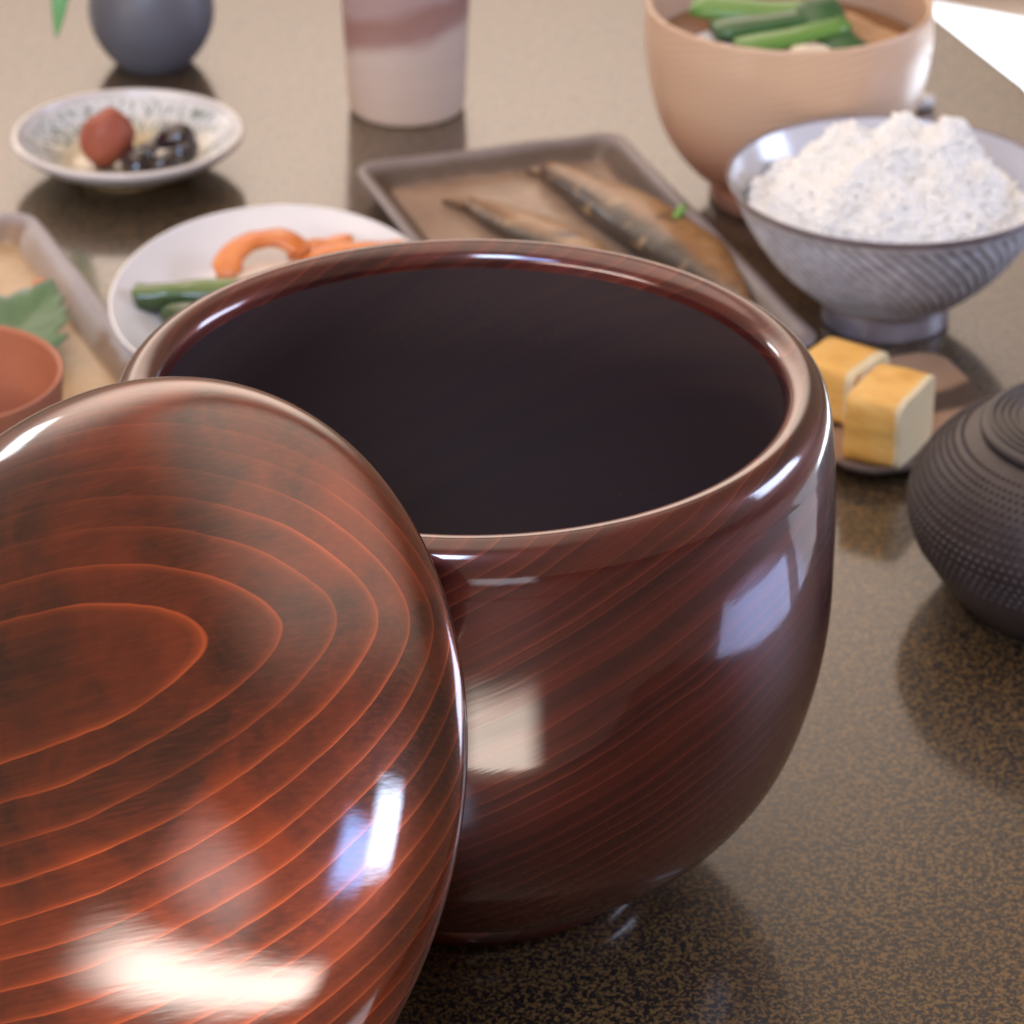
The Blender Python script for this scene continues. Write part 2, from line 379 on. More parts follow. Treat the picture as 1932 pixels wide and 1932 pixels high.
pl = tag(link('pickled_plum', blob(0.0148, 0.0142, 0.0170, 0.14, 2.2, 3.0), m.m, loc=(-0.2065, 0.6600, 0.0210)), 'wrinkled dull red pickled plum resting in the patterned dish', 'plum')
pl.rotation_euler = (0.2, 0.35, 0.4)
m_bean = plain('glossy_black_bean', (0.012, 0.008, 0.010), (0.030, 0.014, 0.016), 120, 0.2, coat=1.0, coat_rough=0.06)
bean_me = [blob(0.0105, 0.0085, 0.0075, 0.22, 2.0, s, 3) for s in (1.0, 5.0, 8.0)]
for k, (x, y, z) in enumerate([(-0.1895, 0.6440, .0125), (-0.1735, 0.6430, .0135), (-0.1830, 0.6580, .0115), (-0.1660, 0.6560, .0150), (-0.1735, 0.6690, .0130), (-0.1690, 0.6600, .0215)]):
    b = tag(link('black_bean', bean_me[k % 3], m_bean, loc=(x, y, z)), 'glossy black simmered bean heaped beside the red pickled plum', 'bean', 'black beans in the patterned dish')
    b.rotation_euler = (rng.uniform(-.5, .5), rng.uniform(-.5, .5), rng.uniform(0, 3))

# ------------------------------------------------------------------ vase with a drooping leaf
m = Mat('blue_grey_stoneware'); v = m.obj()
m.set(color=m.mix(m.noise(v, 25, 3), (0.115, 0.115, 0.135), (0.165, 0.17, 0.205)), rough=0.42, spec=0.5)
vase = thing('bud_vase', 'small round blue grey stoneware vase behind the patterned dish', 'vase', (-0.1973, 0.8283, 0))
link('body', lathe([(0.0, 0.0)] + spline([(0.020, 0.0), (0.0235, 0.003), (0.031, 0.013), (0.0362, 0.026), (0.0362, 0.040), (0.031, 0.055), (0.021, 0.066), (0.0125, 0.074)], 8), 96), m.m, vase)
link('neck', lathe(spline([(0.0125, 0.074), (0.0098, 0.086), (0.0100, 0.100), (0.0130, 0.108), (0.0120, 0.109), (0.0085, 0.100), (0.0080, 0.080)], 6), 64), m.m, vase)
m_leaf = plain('bright_green_leaf', (0.16, 0.42, 0.16), (0.27, 0.55, 0.30), 60, 0.35, spec=0.5)
lf = thing('leaf_sprig', 'narrow bright green leaf drooping from the blue grey vase', 'leaf', (-0.1973, 0.8283, 0.10))
stem_path = spline([(0, 0, -0.06), (0.0, 0, 0.0), (-0.006, -0.01, 0.030), (-0.020, -0.03, 0.044)], 6)
link('stem', ribbon_tube(stem_path, [0.0014] * len(stem_path), 8), m_leaf, lf)
def blade(path, widths, cup=0.25, up=(0, 0, 1), side=None):
    P = [Vector(p) for p in path]; V, F = [], []; cols_ = 5
    for i, p in enumerate(P):
        t = (P[min(i + 1, len(P) - 1)] - P[max(i - 1, 0)]).normalized()
        s = Vector(side) if side else t.cross(Vector(up)).normalized(); u = s.cross(t)
        for j in range(cols_):
            q = (j / (cols_ - 1) - 0.5) * 2
            V.append(p + s * (q * widths[i]) + u * (abs(q) * widths[i] * cup))
    for i in range(len(P) - 1):
        for j in range(cols_ - 1):
            a = i * cols_ + j; F.append((a, a + 1, a + cols_ + 1, a + cols_))
    me = mesh(V, F); return me
lp = spline([(-0.020, -0.03, 0.044), (-0.034, -0.055, 0.040), (-0.040, -0.078, 0.012), (-0.0415, -0.088, -0.022), (-0.0440, -0.0909, -0.0502)], 8)
nW = len(lp)
bl = link('blade', blade(lp, [0.0004 + 0.0100 * math.sin(math.pi * min(1, (i / (nW - 1))) ** 0.8) ** 0.8 for i in range(nW)], 0.3, side=(0.86, -0.5, 0.1)), m_leaf, lf)
sol = bl.modifiers.new('thickness', 'SOLIDIFY'); sol.thickness = 0.0006

# ------------------------------------------------------------------ tall clay tumbler
m = Mat('banded_clay_tumbler'); v = m.obj()
sep = m.node('ShaderNodeSeparateXYZ'); m.put(sep.inputs[0], v)
zz = m.math('ADD', sep.outputs[2], m.math('MULTIPLY', m.math('SUBTRACT', m.noise(v, 26, 2), 0.5), 0.022))
zz = m.math('ADD', zz, m.math('MULTIPLY', sep.outputs[0], -0.22))
cc = m.ramp(m.math('DIVIDE', zz, 0.12), [(0.0, (0.68, 0.50, 0.37)), (0.36, (0.70, 0.55, 0.45)), (0.43, (0.40, 0.22, 0.18)), (0.53, (0.36, 0.18, 0.14)), (0.60, (0.48, 0.32, 0.29)), (1.0, (0.44, 0.27, 0.23))])
ln = m.noise(m.vec('MULTIPLY', v, (4, 4, 260)), 1.0, 2)
m.set(color=m.mix(m.math('MULTIPLY', ln, 0.3), cc, (0.34, 0.24, 0.22)), rough=0.6, normal=m.bump(ln, 0.4, 0.0008))
tum = thing('clay_tumbler', 'tall tapered clay tumbler, cream below and rust pink above', 'cup', (-0.0458, 0.7576, 0))
link('body', lathe([(0.0, 0.001)] + spline([(0.0300, 0.0), (0.0325, 0.0015), (0.0336, 0.010), (0.0352, 0.045), (0.0375, 0.090), (0.0390, 0.118)], 8), 96), m.m, tum)
link('rim', lathe(spline([(0.0390, 0.118), (0.0388, 0.1205), (0.0375, 0.121), (0.0362, 0.119)], 5), 96), m.m, tum)
link('interior', lathe(spline([(0.0362, 0.119), (0.034, 0.07), (0.031, 0.015), (0.022, 0.008)], 6) + [(0.0, 0.007)], 64), m.m, tum)

# ------------------------------------------------------------------ stoneware tray and grilled fish
def tray_mat(name, base1, base2, rim_c, wallc, hw, hl, stripe=None):
    m = Mat(name); v = m.obj()
    n1 = m.noise(v, 18, 4, 0.6)
    c = m.mix(m.ramp(n1, [(0.35, 0.0), (0.65, 1.0)]), base1, base2)
    sep = m.node('ShaderNodeSeparateXYZ'); m.put(sep.inputs[0], v)
    if stripe:
        x0, x1, sc_ = stripe
        wob = m.math('ADD', sep.outputs[0], m.math('MULTIPLY', m.math('SUBTRACT', m.noise(v, 14, 2), 0.5), 0.012))
        c = m.mix(m.ramp(m.math('MULTIPLY_ADD', wob, 5.0, 0.5), [(x0 * 5 + 0.5 - 0.02, 0.0), (x0 * 5 + 0.5, 1.0), (x1 * 5 + 0.5, 1.0), (x1 * 5 + 0.5 + 0.02, 0.0)]), c, sc_)
    n2 = m.noise(v, 45, 4, 0.65)
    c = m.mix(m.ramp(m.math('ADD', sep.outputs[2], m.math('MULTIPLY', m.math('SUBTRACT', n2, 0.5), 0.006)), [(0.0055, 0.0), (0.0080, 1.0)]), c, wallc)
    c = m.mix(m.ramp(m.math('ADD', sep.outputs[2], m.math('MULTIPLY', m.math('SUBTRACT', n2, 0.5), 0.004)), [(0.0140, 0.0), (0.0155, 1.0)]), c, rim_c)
    return m.set(color=c, rough=0.5, coat=0.2, coat_rough=0.2, normal=m.bump(m.noise(v, 120, 4), 0.5, 0.0015))
def make_tray(name, label, W, L, loc, rz, mat, hgt=0.016, flare=0.010, wall=0.007):
    t = thing(name, label, 'tray', loc, rz)
    w0, l0 = W - 2 * flare, L - 2 * flare
    def rr(ins, z, wob=0.0): return rrect(W - 2 * ins, L - 2 * ins, max(0.004, 0.015 - ins * 0.6), z, wob=wob)
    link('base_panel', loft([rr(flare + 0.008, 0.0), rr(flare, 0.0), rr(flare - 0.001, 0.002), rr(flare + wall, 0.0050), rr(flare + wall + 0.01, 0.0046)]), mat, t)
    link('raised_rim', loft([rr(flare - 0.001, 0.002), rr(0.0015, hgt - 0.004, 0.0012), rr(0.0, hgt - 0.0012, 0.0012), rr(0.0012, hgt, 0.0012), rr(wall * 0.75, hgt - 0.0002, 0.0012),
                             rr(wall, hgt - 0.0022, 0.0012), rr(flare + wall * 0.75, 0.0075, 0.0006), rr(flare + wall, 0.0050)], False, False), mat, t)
    return t
BL, BR_, FR = Vector((-0.0749, 0.6410)), Vector((0.0746, 0.6797)), Vector((0.1678, 0.4067))
FL = BL + FR - BR_; ctr = (BL + FR) / 2
ax = (BR_ - FR).normalized(); rz = math.atan2(-ax.x, ax.y)
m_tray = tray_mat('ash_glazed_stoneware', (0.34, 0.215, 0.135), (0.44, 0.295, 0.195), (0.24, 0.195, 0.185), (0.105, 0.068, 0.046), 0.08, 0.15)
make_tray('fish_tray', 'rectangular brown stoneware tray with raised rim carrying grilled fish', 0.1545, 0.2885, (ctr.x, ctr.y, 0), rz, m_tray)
def fish_mat():
    m = Mat('grilled_fish_skin'); v = m.obj()
    sep = m.node('ShaderNodeSeparateXYZ'); m.put(sep.inputs[0], v)
    t = m.math('ADD', sep.outputs[0], m.math('MULTIPLY', m.math('SUBTRACT', m.noise(v, 60, 4, 0.65), 0.5), 0.012))
    t = m.math('MULTIPLY_ADD', t, 12.0, 0.56)
    c = m.ramp(t, [(0.30, (0.035, 0.026, 0.022)), (0.46, (0.055, 0.038, 0.028)), (0.56, (0.27, 0.125, 0.042)), (0.72, (0.36, 0.185, 0.065)), (0.86, (0.16, 0.09, 0.042))])
    c = m.mix(m.ramp(m.noise(v, 75, 4, 0.7), [(0.55, 0.0), (0.72, 1.0)]), c, (0.40, 0.25, 0.12))
    c = m.mix(m.ramp(m.noise(m.vec('ADD', v, (3, 3, 3)), 55, 4, 0.7), [(0.57, 0.0), (0.68, 1.0)]), c, (0.07, 0.035, 0.02))
    return m.set(color=c, rough=0.42, coat=0.35, coat_rough=0.2, normal=m.bump(m.noise(v, 130, 4), 0.7, 0.0015))
m_fish = fish_mat()
def fish(name, label, a, b, wmax, hmax, seed):
    a, b = Vector(a), Vector(b); L = (b - a).length; d = (b - a).normalized()
    t = thing(name, label, 'fish', ((a.x + b.x) / 2, (a.y + b.y) / 2, 0.0052), math.atan2(-d.x, d.y))
    rings = []; n = 26; seg = 20
    for i in range(n + 1):
        u = i / n; y = (u - 0.5) * L
        prof = (0.10 + 0.90 * min(1.0, (u / 0.30)) ** 0.7) * (1.0 if u < 0.55 else 1 - 0.72 * ((u - 0.55) / 0.45) ** 1.4)
        w, h = wmax * prof, hmax * (0.35 + 0.65 * prof)
        bend = 0.004 * math.sin(u * math.pi)
        rings.append([(w * math.cos(2 * math.pi * k / seg) + bend + 0.0012 * mnoise.noise(Vector((u * 7, k * .5, seed))),
                       y, max(0.0, h * 0.5 + h * 0.5 * math.copysign(abs(math.sin(2 * math.pi * k / seg)) ** 0.8, math.sin(2 * math.pi * k / seg)) + 0.0010 * mnoise.noise(Vector((u * 9, k * .6, seed + 4))))) for k in range(seg)])
    link('body', loft(rings), m_fish, t)
    yt = L / 2
    tail = [(-0.002, yt - 0.004, 0.001), (0.003, yt - 0.004, 0.001), (0.011, yt + 0.010, 0.001), (0.002, yt + 0.005, 0.001), (-0.008, yt + 0.011, 0.001)]
    link('tail', loft([tail, [(x, y, z + 0.003) for x, y, z in tail]], smooth=False), m_fish, t)
    return t
fish('grilled_fish', 'whole grilled fish with golden flank lying on the brown tray nearer its outer rim', (0.132, 0.466), (0.034, 0.640), 0.0195, 0.018, 2.0)
fish('grilled_fish', 'slimmer dark grilled fish on the brown tray beside a broader golden one', (0.072, 0.486), (-0.010, 0.598), 0.0145, 0.013, 6.0)
m_scal = plain('cut_green_scallion', (0.16, 0.34, 0.05), (0.24, 0.44, 0.09), 80, 0.4)
g = tag(link('scallion_snip', ribbon_tube([(0, 0, 0), (0.004, 0.006, 0.002), (0.006, 0.013, 0.001)], [0.0018, 0.0022, 0.0012], 8), m_scal, loc=(0.0985, 0.5480, 0.0225)), 'tiny bright green scallion snip lying on the golden grilled fish', 'garnish')

# ------------------------------------------------------------------ white oval plate with pickles
m_white = plain('white_porcelain', (0.70, 0.69, 0.70), (0.74, 0.73, 0.74), 20, 0.22, coat=0.7, coat_rough=0.06)
plate = thing('oval_plate', 'white oval porcelain plate of orange and green pickles', 'plate', (-0.1041, 0.4613, 0))
AR = 1.35
def oval(r, z, a): return (r, z)
pm = lathe([(0.0, 0.0045)] + spline([(0.030, 0.0048), (0.052, 0.0062), (0.066, 0.0120), (0.0775, 0.0188), (0.0792, 0.0202), (0.0798, 0.0190), (0.0700, 0.0105), (0.056, 0.0040), (0.046, 0.0028)], 7), 128)
ft = lathe([(0.046, 0.0035), (0.0455, 0.0), (0.049, 0.0), (0.0495, 0.0045)], 96)
for me_ in (pm, ft):
    for v_ in me_.vertices: v_.co.y *= AR
link('dish', pm, m_white, plate); link('foot', ft, m_white, plate)
m_carrot = plain('orange_pickled_carrot', (0.66, 0.17, 0.030), (0.76, 0.26, 0.065), 70, 0.4, coat=0.4, coat_rough=0.15, sss=0.15)
m_daikon = plain('pale_pickled_radish', (0.62, 0.47, 0.36), (0.70, 0.58, 0.48), 60, 0.4, coat=0.3, sss=0.2)
def strip(path, w, hgt, e=3.2, seg=14):
    P = [Vector(p) for p in path]; rings = []
    for i, p in enumerate(P):
        t = (P[min(i + 1, len(P) - 1)] - P[max(i - 1, 0)]).normalized(); s = t.cross(Vector((0, 0, 1))).normalized(); u = s.cross(t)
        k0 = min(1.0, 0.55 + 0.45 * min(i, len(P) - 1 - i) / 2.0); ring = []
        for k in range(seg):
            c, s_ = math.cos(2 * math.pi * k / seg), math.sin(2 * math.pi * k / seg)
            f = (abs(c) ** e + abs(s_) ** e) ** (-1 / e)
            nz_ = 1 + 0.22 * mnoise.noise(Vector((p.x * 110, p.y * 110 + c, s_ + p.z * 60)))
            ring.append(p + s * (c * f * w * k0 * nz_) + u * (s_ * f * hgt * k0 * nz_))
        rings.append(ring)
    return loft(rings)
def piece(name, me, mat, label, cat, loc, rot=(0, 0, 0), group=None):
    o = tag(link(name, me, mat, loc=loc), label, cat, group); o.rotation_euler = rot; return o
arch = spline([(-0.017, -0.012, 0.006), (-0.013, 0.002, 0.013), (-0.002, 0.010, 0.017), (0.012, 0.011, 0.0165), (0.024, 0.006, 0.012)], 5)
piece('carrot_pickle', strip(arch, 0.0075, 0.0034), m_carrot, 'curved arch of orange carrot pickle standing on the white oval plate', 'pickle', (-0.114, 0.508, 0.0062))
piece('carrot_pickle', superblock(0.034, 0.013, 0.009, 3.5, 0.25, 3), m_carrot, 'chunky orange carrot pickle lying at the back of the white oval plate', 'pickle', (-0.083, 0.530, 0.0085), (0.15, -0.1, 0.15))
piece('carrot_pickle', strip(spline([(-0.028, -0.006, 0.004), (-0.008, 0.0, 0.0075), (0.016, 0.0, 0.009), (0.030, -0.004, 0.011)], 5), 0.0060, 0.0040), m_carrot, 'long flat strip of orange carrot pickle on the white oval plate', 'pickle', (-0.068, 0.517, 0.0085))
piece('radish_pickle', strip(spline([(-0.020, -0.004, 0.004), (0.0, 0.0, 0.008), (0.022, -0.002, 0.006)], 6), 0.0085, 0.0040), m_daikon, 'pale radish pickle under the orange carrot arch', 'pickle', (-0.106, 0.499, 0.0060))
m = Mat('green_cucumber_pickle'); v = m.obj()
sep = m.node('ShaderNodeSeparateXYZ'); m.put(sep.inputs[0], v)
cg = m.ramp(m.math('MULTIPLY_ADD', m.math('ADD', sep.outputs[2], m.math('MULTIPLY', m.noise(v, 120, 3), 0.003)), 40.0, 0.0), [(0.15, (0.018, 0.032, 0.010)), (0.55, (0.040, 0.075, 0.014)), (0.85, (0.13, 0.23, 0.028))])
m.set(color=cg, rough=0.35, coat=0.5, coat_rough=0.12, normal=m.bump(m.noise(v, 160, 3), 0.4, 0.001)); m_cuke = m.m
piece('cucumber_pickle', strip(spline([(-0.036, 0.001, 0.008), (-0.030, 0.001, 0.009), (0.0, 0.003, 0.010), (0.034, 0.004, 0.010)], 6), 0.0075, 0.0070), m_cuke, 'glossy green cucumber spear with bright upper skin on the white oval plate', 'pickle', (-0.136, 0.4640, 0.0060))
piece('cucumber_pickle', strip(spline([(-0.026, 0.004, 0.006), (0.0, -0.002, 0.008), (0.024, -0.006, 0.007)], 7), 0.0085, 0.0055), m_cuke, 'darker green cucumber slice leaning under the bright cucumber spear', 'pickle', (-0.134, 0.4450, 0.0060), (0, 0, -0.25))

# ------------------------------------------------------------------ left tray, shiso leaf, clay cup
Lt, Lt2 = Vector((-0.2381, 0.5754)), Vector((-0.2028, 0.4942))
d1 = (Lt2 - Lt).normalized(); d2 = Vector((d1.y, -d1.x)); W2, L2 = 0.17, 0.245
d2 = -d2 if d2.x > 0 else d2
c2 = Lt + d1 * (L2 / 2) + d2 * (W2 / 2)
m_tray2 = tray_mat('tan_glazed_stoneware', (0.48, 0.31, 0.16), (0.56, 0.38, 0.21), (0.30, 0.26, 0.27), (0.24, 0.155, 0.10), 0.08, 0.13, stripe=(-0.020, 0.022, (0.56, 0.52, 0.60)))
make_tray('appetizer_tray', 'tan glazed stoneware tray with pale stripe under a green shiso leaf', W2, L2, (c2.x, c2.y, 0), math.atan2(d1.x, -d1.y), m_tray2)
def shiso():
    V, F = [(0, 0, 0.004)], []; n = 150
    outline = []
    for k in range(n):
        t = k / n * 2 * math.pi
        u = (1 - math.cos(t)) / 2                       # 0 at stalk, 1 at tip
        w = 0.031 * math.sin(math.pi * u ** 0.78) ** 0.85 * (1 if t < math.pi else -1)
        kk = k if t < math.pi else n - k; tooth = 1 + 0.34 * (((kk * 0.135) % 1.0) - 0.45)
        outline.append((w * tooth, -0.042 + 0.088 * u))
    rings = [0.18, 0.4, 0.62, 0.82, 1.0]
    for r in rings:
        for x, y in outline:
            X, Y = x * r, y * r
            z = 0.0035 * math.sin(Y * 110) * abs(X) / 0.03 + 0.008 * abs(X) / 0.034 + 6.5 * Y * abs(Y) * (1 if Y > 0 else 0.4) + 0.0015 * mnoise.noise(Vector((X * 120, Y * 120, 1)))
            V.append((X, Y, z))
    for k in range(n): F.append((0, 1 + (k + 1) % n, 1 + k))
    for i in range(len(rings) - 1):
        for k in range(n):
            j = (k + 1) % n; a = 1 + i * n; b = a + n
            F.append((a + k, a + j, b + j, b + k))
    return mesh(V, F)
m = Mat('shiso_leaf'); v = m.obj()
m.set(color=m.mix(m.noise(v, 70, 4), (0.055, 0.125, 0.035), (0.12, 0.20, 0.085)), rough=0.55, normal=m.bump(m.noise(v, 220, 3), 0.5, 0.001), sheen=0.2)
sh = thing('shiso_leaf', 'jagged green shiso leaf lying on the tan stoneware tray', 'leaf', (-0.2315, 0.4215, 0.0125), R(-24))
sb = link('blade', shiso(), m.m, sh); sb.modifiers.new('thickness', 'SOLIDIFY').thickness = 0.0006
link('stalk', ribbon_tube([(0, -0.042, 0.001), (0.002, -0.052, 0.001), (0.003, -0.060, 0.0005)], [0.0010, 0.0012, 0.0010], 8), m.m, sh)
m_roe = plain('orange_roe', (0.70, 0.13, 0.03), (0.75, 0.20, 0.05), 90, 0.25, coat=0.8, sss=0.2)
piece('roe', blob(0.0042, 0.0036, 0.0036, 0.08, 2, 1, 2), m_roe, 'small orange bit of roe at the inner edge of the tan tray', 'garnish', (-0.2235, 0.4935, 0.0090))

m = Mat('terracotta_cup'); v = m.obj()
thr = m.noise(m.vec('MULTIPLY', v, (10, 10, 420)), 1.0, 2)
m.set(color=m.mix(m.noise(v, 30, 3), (0.36, 0.115, 0.055), (0.46, 0.165, 0.080)), rough=0.5, normal=m.bump(thr, 0.35, 0.0008))
cup = thing('clay_cup', 'open unglazed terracotta cup next to the lacquered lid', 'cup', (-0.2359, 0.2724, 0))
link('body', lathe([(0, 0.001)] + spline([(0.028, 0.0), (0.033, 0.002), (0.043, 0.015), (0.0495, 0.038), (0.0525, 0.066)], 8), 96), m.m, cup)
link('rim', lathe(spline([(0.0525, 0.066), (0.0525, 0.0678), (0.0515, 0.0682), (0.0500, 0.0670)], 5), 96), m.m, cup)
link('interior', lathe(spline([(0.0500, 0.0670), (0.047, 0.040), (0.040, 0.018), (0.025, 0.009)], 8) + [(0, 0.008)], 96), m.m, cup)

# ------------------------------------------------------------------ soup bowl and its contents
m = Mat('pale_turned_wood'); v = m.obj()
s_ = m.vec('DOT_PRODUCT', v, (-0.22, 0.15, 0.96))
s_ = m.math('ADD', s_, m.math('MULTIPLY', m.noise(v, 14, 2), 0.010))
sepz = m.node('ShaderNodeSeparateXYZ'); m.put(sepz.inputs[0], v)
ringv = m.math('FRACT', m.math('MULTIPLY', s_, 240.0))
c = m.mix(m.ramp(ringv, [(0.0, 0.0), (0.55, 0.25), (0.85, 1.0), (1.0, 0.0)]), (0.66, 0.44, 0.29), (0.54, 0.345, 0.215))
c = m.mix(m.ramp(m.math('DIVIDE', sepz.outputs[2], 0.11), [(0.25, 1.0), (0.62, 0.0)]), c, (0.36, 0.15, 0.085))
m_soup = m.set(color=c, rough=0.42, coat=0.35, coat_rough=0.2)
SX, SY = 0.1603, 0.6283
soup = thing('soup_bowl', 'tall pale turned wood bowl of clear soup behind the rice bowl', 'bowl', (SX, SY, 0))
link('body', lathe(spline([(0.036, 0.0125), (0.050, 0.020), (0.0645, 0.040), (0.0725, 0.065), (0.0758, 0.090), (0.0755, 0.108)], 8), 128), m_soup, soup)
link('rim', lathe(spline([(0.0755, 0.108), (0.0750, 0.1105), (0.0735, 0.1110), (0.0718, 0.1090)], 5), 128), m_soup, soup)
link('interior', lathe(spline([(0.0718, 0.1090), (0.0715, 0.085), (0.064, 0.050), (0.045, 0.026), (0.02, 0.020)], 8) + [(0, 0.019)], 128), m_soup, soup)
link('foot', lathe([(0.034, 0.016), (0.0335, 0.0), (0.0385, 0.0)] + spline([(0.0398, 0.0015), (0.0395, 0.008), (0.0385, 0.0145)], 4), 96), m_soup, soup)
m_broth = plain('clear_brown_broth', (0.20, 0.085, 0.030), (0.26, 0.12, 0.050), 30, 0.08, spec=0.6)
br = link('broth', lathe([(0.0, 0.0), (0.035, 0.0), (0.0690, 0.0), (0.0705, 0.0010)], 96), m_broth, loc=(SX, SY, 0.0865))
tag(br, 'clear brown broth filling the tall wood bowl', 'broth', kind='stuff')
m = Mat('green_onion'); v = m.obj()
gg = m.noise(m.vec('MULTIPLY', v, (500, 20, 500)), 1.0, 2)
m.set(color=m.mix(gg, (0.055, 0.17, 0.025), (0.17, 0.33, 0.055)), rough=0.4, coat=0.4, coat_rough=0.15); m_onion = m.m
m = Mat('dark_green_onion'); v = m.obj()
m.set(color=m.mix(m.noise(v, 90, 3), (0.020, 0.075, 0.022), (0.045, 0.13, 0.035)), rough=0.4, coat=0.4, coat_rough=0.15); m_onion2 = m.m
def stalk(L, r, flat):
    pts = [(0.003 * math.sin(3 * k / 8), L * (k / 8 - 0.5), 0) for k in range(9)]
    return ribbon_tube(pts, [r * (0.92 + 0.08 * math.sin(k)) for k in range(9)], 14, flat)
onions = [('pale green onion length lying across the top of the soup pile', m_onion, 0.062, 0.0100, 0.45, (0.1575, 0.5920, 0.1055), (0.05, 0.02, R(-62))),
          ('dark green onion length behind the pale one in the wood bowl', m_onion2, 0.066, 0.0120, 0.42, (0.1500, 0.6080, 0.1075), (0.05, -0.06, R(-72))),
          ('bright green onion length at the back of the soup pile', m_onion, 0.064, 0.0120, 0.45, (0.142, 0.624, 0.1085), (0.0, 0.05, R(-100))),
          ('short dark green onion piece hanging at the end of the soup pile', m_onion2, 0.040, 0.0130, 0.42, (0.1830, 0.6010, 0.1040), (R(-30), 0.10, R(-150)))]
for lab, mm, L, r, fl_, loc, rot in onions: piece('green_onion', stalk(L, r, fl_), mm, lab, 'vegetable', loc, rot, 'green onion lengths in the soup')
m_tofu = plain('cream_tofu', (0.72, 0.60, 0.42), (0.78, 0.70, 0.56), 60, 0.5, sss=0.3, bump=0.0006)
m_fried = plain('brown_fried_tofu', (0.40, 0.21, 0.09), (0.52, 0.30, 0.14), 70, 0.55, bump=0.001)
m_radw = plain('white_radish', (0.66, 0.62, 0.60), (0.74, 0.71, 0.70), 50, 0.4, sss=0.3)
piece('tofu_cube', superblock(0.026, 0.022, 0.020, 5, 0.08, 1), m_tofu, 'cream tofu cube in front of the green onions in soup', 'tofu', (0.1660, 0.5750, 0.0845), (0.25, 0.15, 0.5))
piece('fried_tofu', superblock(0.058, 0.020, 0.007, 5, 0.10, 4), m_fried, 'thin slab of brown fried tofu leaning in the soup bowl', 'tofu', (0.2050, 0.6150, 0.0900), (0.35, 0.18, R(-38)))
piece('radish_slice', superblock(0.026, 0.040, 0.010, 3, 0.15, 7), m_radw, 'white radish slice against the inner wall of the soup bowl', 'vegetable', (0.1180, 0.6060, 0.0870), (-0.2, -0.5, 0.5))
piece('radish_slice', superblock(0.024, 0.034, 0.020, 3, 0.15, 9), m_radw, 'white radish lump propping up the green onions in soup', 'vegetable', (0.150, 0.606, 0.0835), (0.0, 0.0, 0.9))

piece('chopstick_rest', superblock(0.016, 0.010, 0.008, 3, 0.1, 2), m_white, 'tiny white ceramic rest on the table beside the tall wood bowl', 'chopstick rest', (0.2490, 0.7560, 0.0), (0, 0, 0.6))

# ------------------------------------------------------------------ rice bowl and rice
RX, RY = 0.2009, 0.4737
m = Mat('combed_blue_grey_glaze'); v = m.obj()
n_ = m.noise(v, 140, 4, 0.65)
sep = m.node('ShaderNodeSeparateXYZ'); m.put(sep.inputs[0], v)
c = m.mix(m.ramp(n_, [(0.38, 0.0), (0.62, 1.0)]), (0.44, 0.44, 0.47), (0.64, 0.66, 0.70))
c = m.mix(m.ramp(m.math('DIVIDE', sep.outputs[2], 0.08), [(0.925, 0.0), (0.95, 1.0)]), c, (0.20, 0.125, 0.10))
ang = m.math('ARCTAN2', sep.outputs[1], sep.outputs[0])
gph = m.math('FRACT', m.math('ADD', m.math('MULTIPLY', ang, 66 / (2 * math.pi)), m.math('MULTIPLY', m.math('SUBTRACT', sep.outputs[2], 0.016), 8.0 / 0.055)))
grv = m.math('ABSOLUTE', m.math('MULTIPLY_ADD', gph, 2.0, -1.0))
grv = m.math('MULTIPLY', m.ramp(grv, [(0.55, 0.0), (0.95, 1.0)]), m.ramp(m.math('DIVIDE', sep.outputs[2], 0.08), [(0.24, 0.0), (0.32, 1.0), (0.86, 1.0), (0.90, 0.0)]))
c = m.mix(m.math('MULTIPLY', grv, m.ramp(m.noise(v, 60, 3), [(0.3, 0.35), (0.7, 1.0)])), c, (0.085, 0.068, 0.062))
m_rice_out = m.set(color=c, rough=0.38, coat=0.3, coat_rough=0.2)
m_rice_in = plain('pale_lilac_glaze', (0.54, 0.54, 0.58), (0.60, 0.60, 0.64), 12, 0.22, coat=0.6, coat_rough=0.08)
m_foot = plain('brown_foot_glaze', (0.17, 0.13, 0.13), (0.24, 0.20, 0.21), 60, 0.4, coat=0.3)
rb = thing('rice_bowl', 'blue grey rice bowl with diagonal combed ridges and brown lip', 'bowl', (RX, RY, 0))
NR = 66
def combed(r, z, a):
    u = (z - 0.016) / 0.055; env = max(0.0, min(1.0, (z - 0.018) / 0.006)) * max(0.0, min(1.0, (0.0715 - z) / 0.004))
    t = (a * NR / (2 * math.pi) + u * 8.0) % 1.0
    cut = (1 - abs(2 * t - 1)) ** 0.8
    return (r - 0.0019 * env * (1 - cut), z)
link('body', lathe(spline([(0.030, 0.0135), (0.040, 0.0180), (0.057, 0.0335), (0.0705, 0.0530), (0.0795, 0.0725)], 9), NR * 10, combed), m_rice_out, rb)
link('lip', lathe(spline([(0.0795, 0.0725), (0.0812, 0.0755), (0.0806, 0.0766), (0.0792, 0.0755)], 5), 160), m_foot, rb)
link('interior', lathe(spline([(0.0792, 0.0755), (0.0760, 0.0690), (0.0660, 0.0510), (0.050, 0.0320), (0.030, 0.0210)], 8) + [(0, 0.019)], 128), m_rice_in, rb)
link('foot', lathe([(0.0275, 0.016), (0.0275, 0.0), (0.0310, 0.0)] + spline([(0.0320, 0.0012), (0.0315, 0.0080), (0.0302, 0.0140)], 4), 96), m_foot, rb)

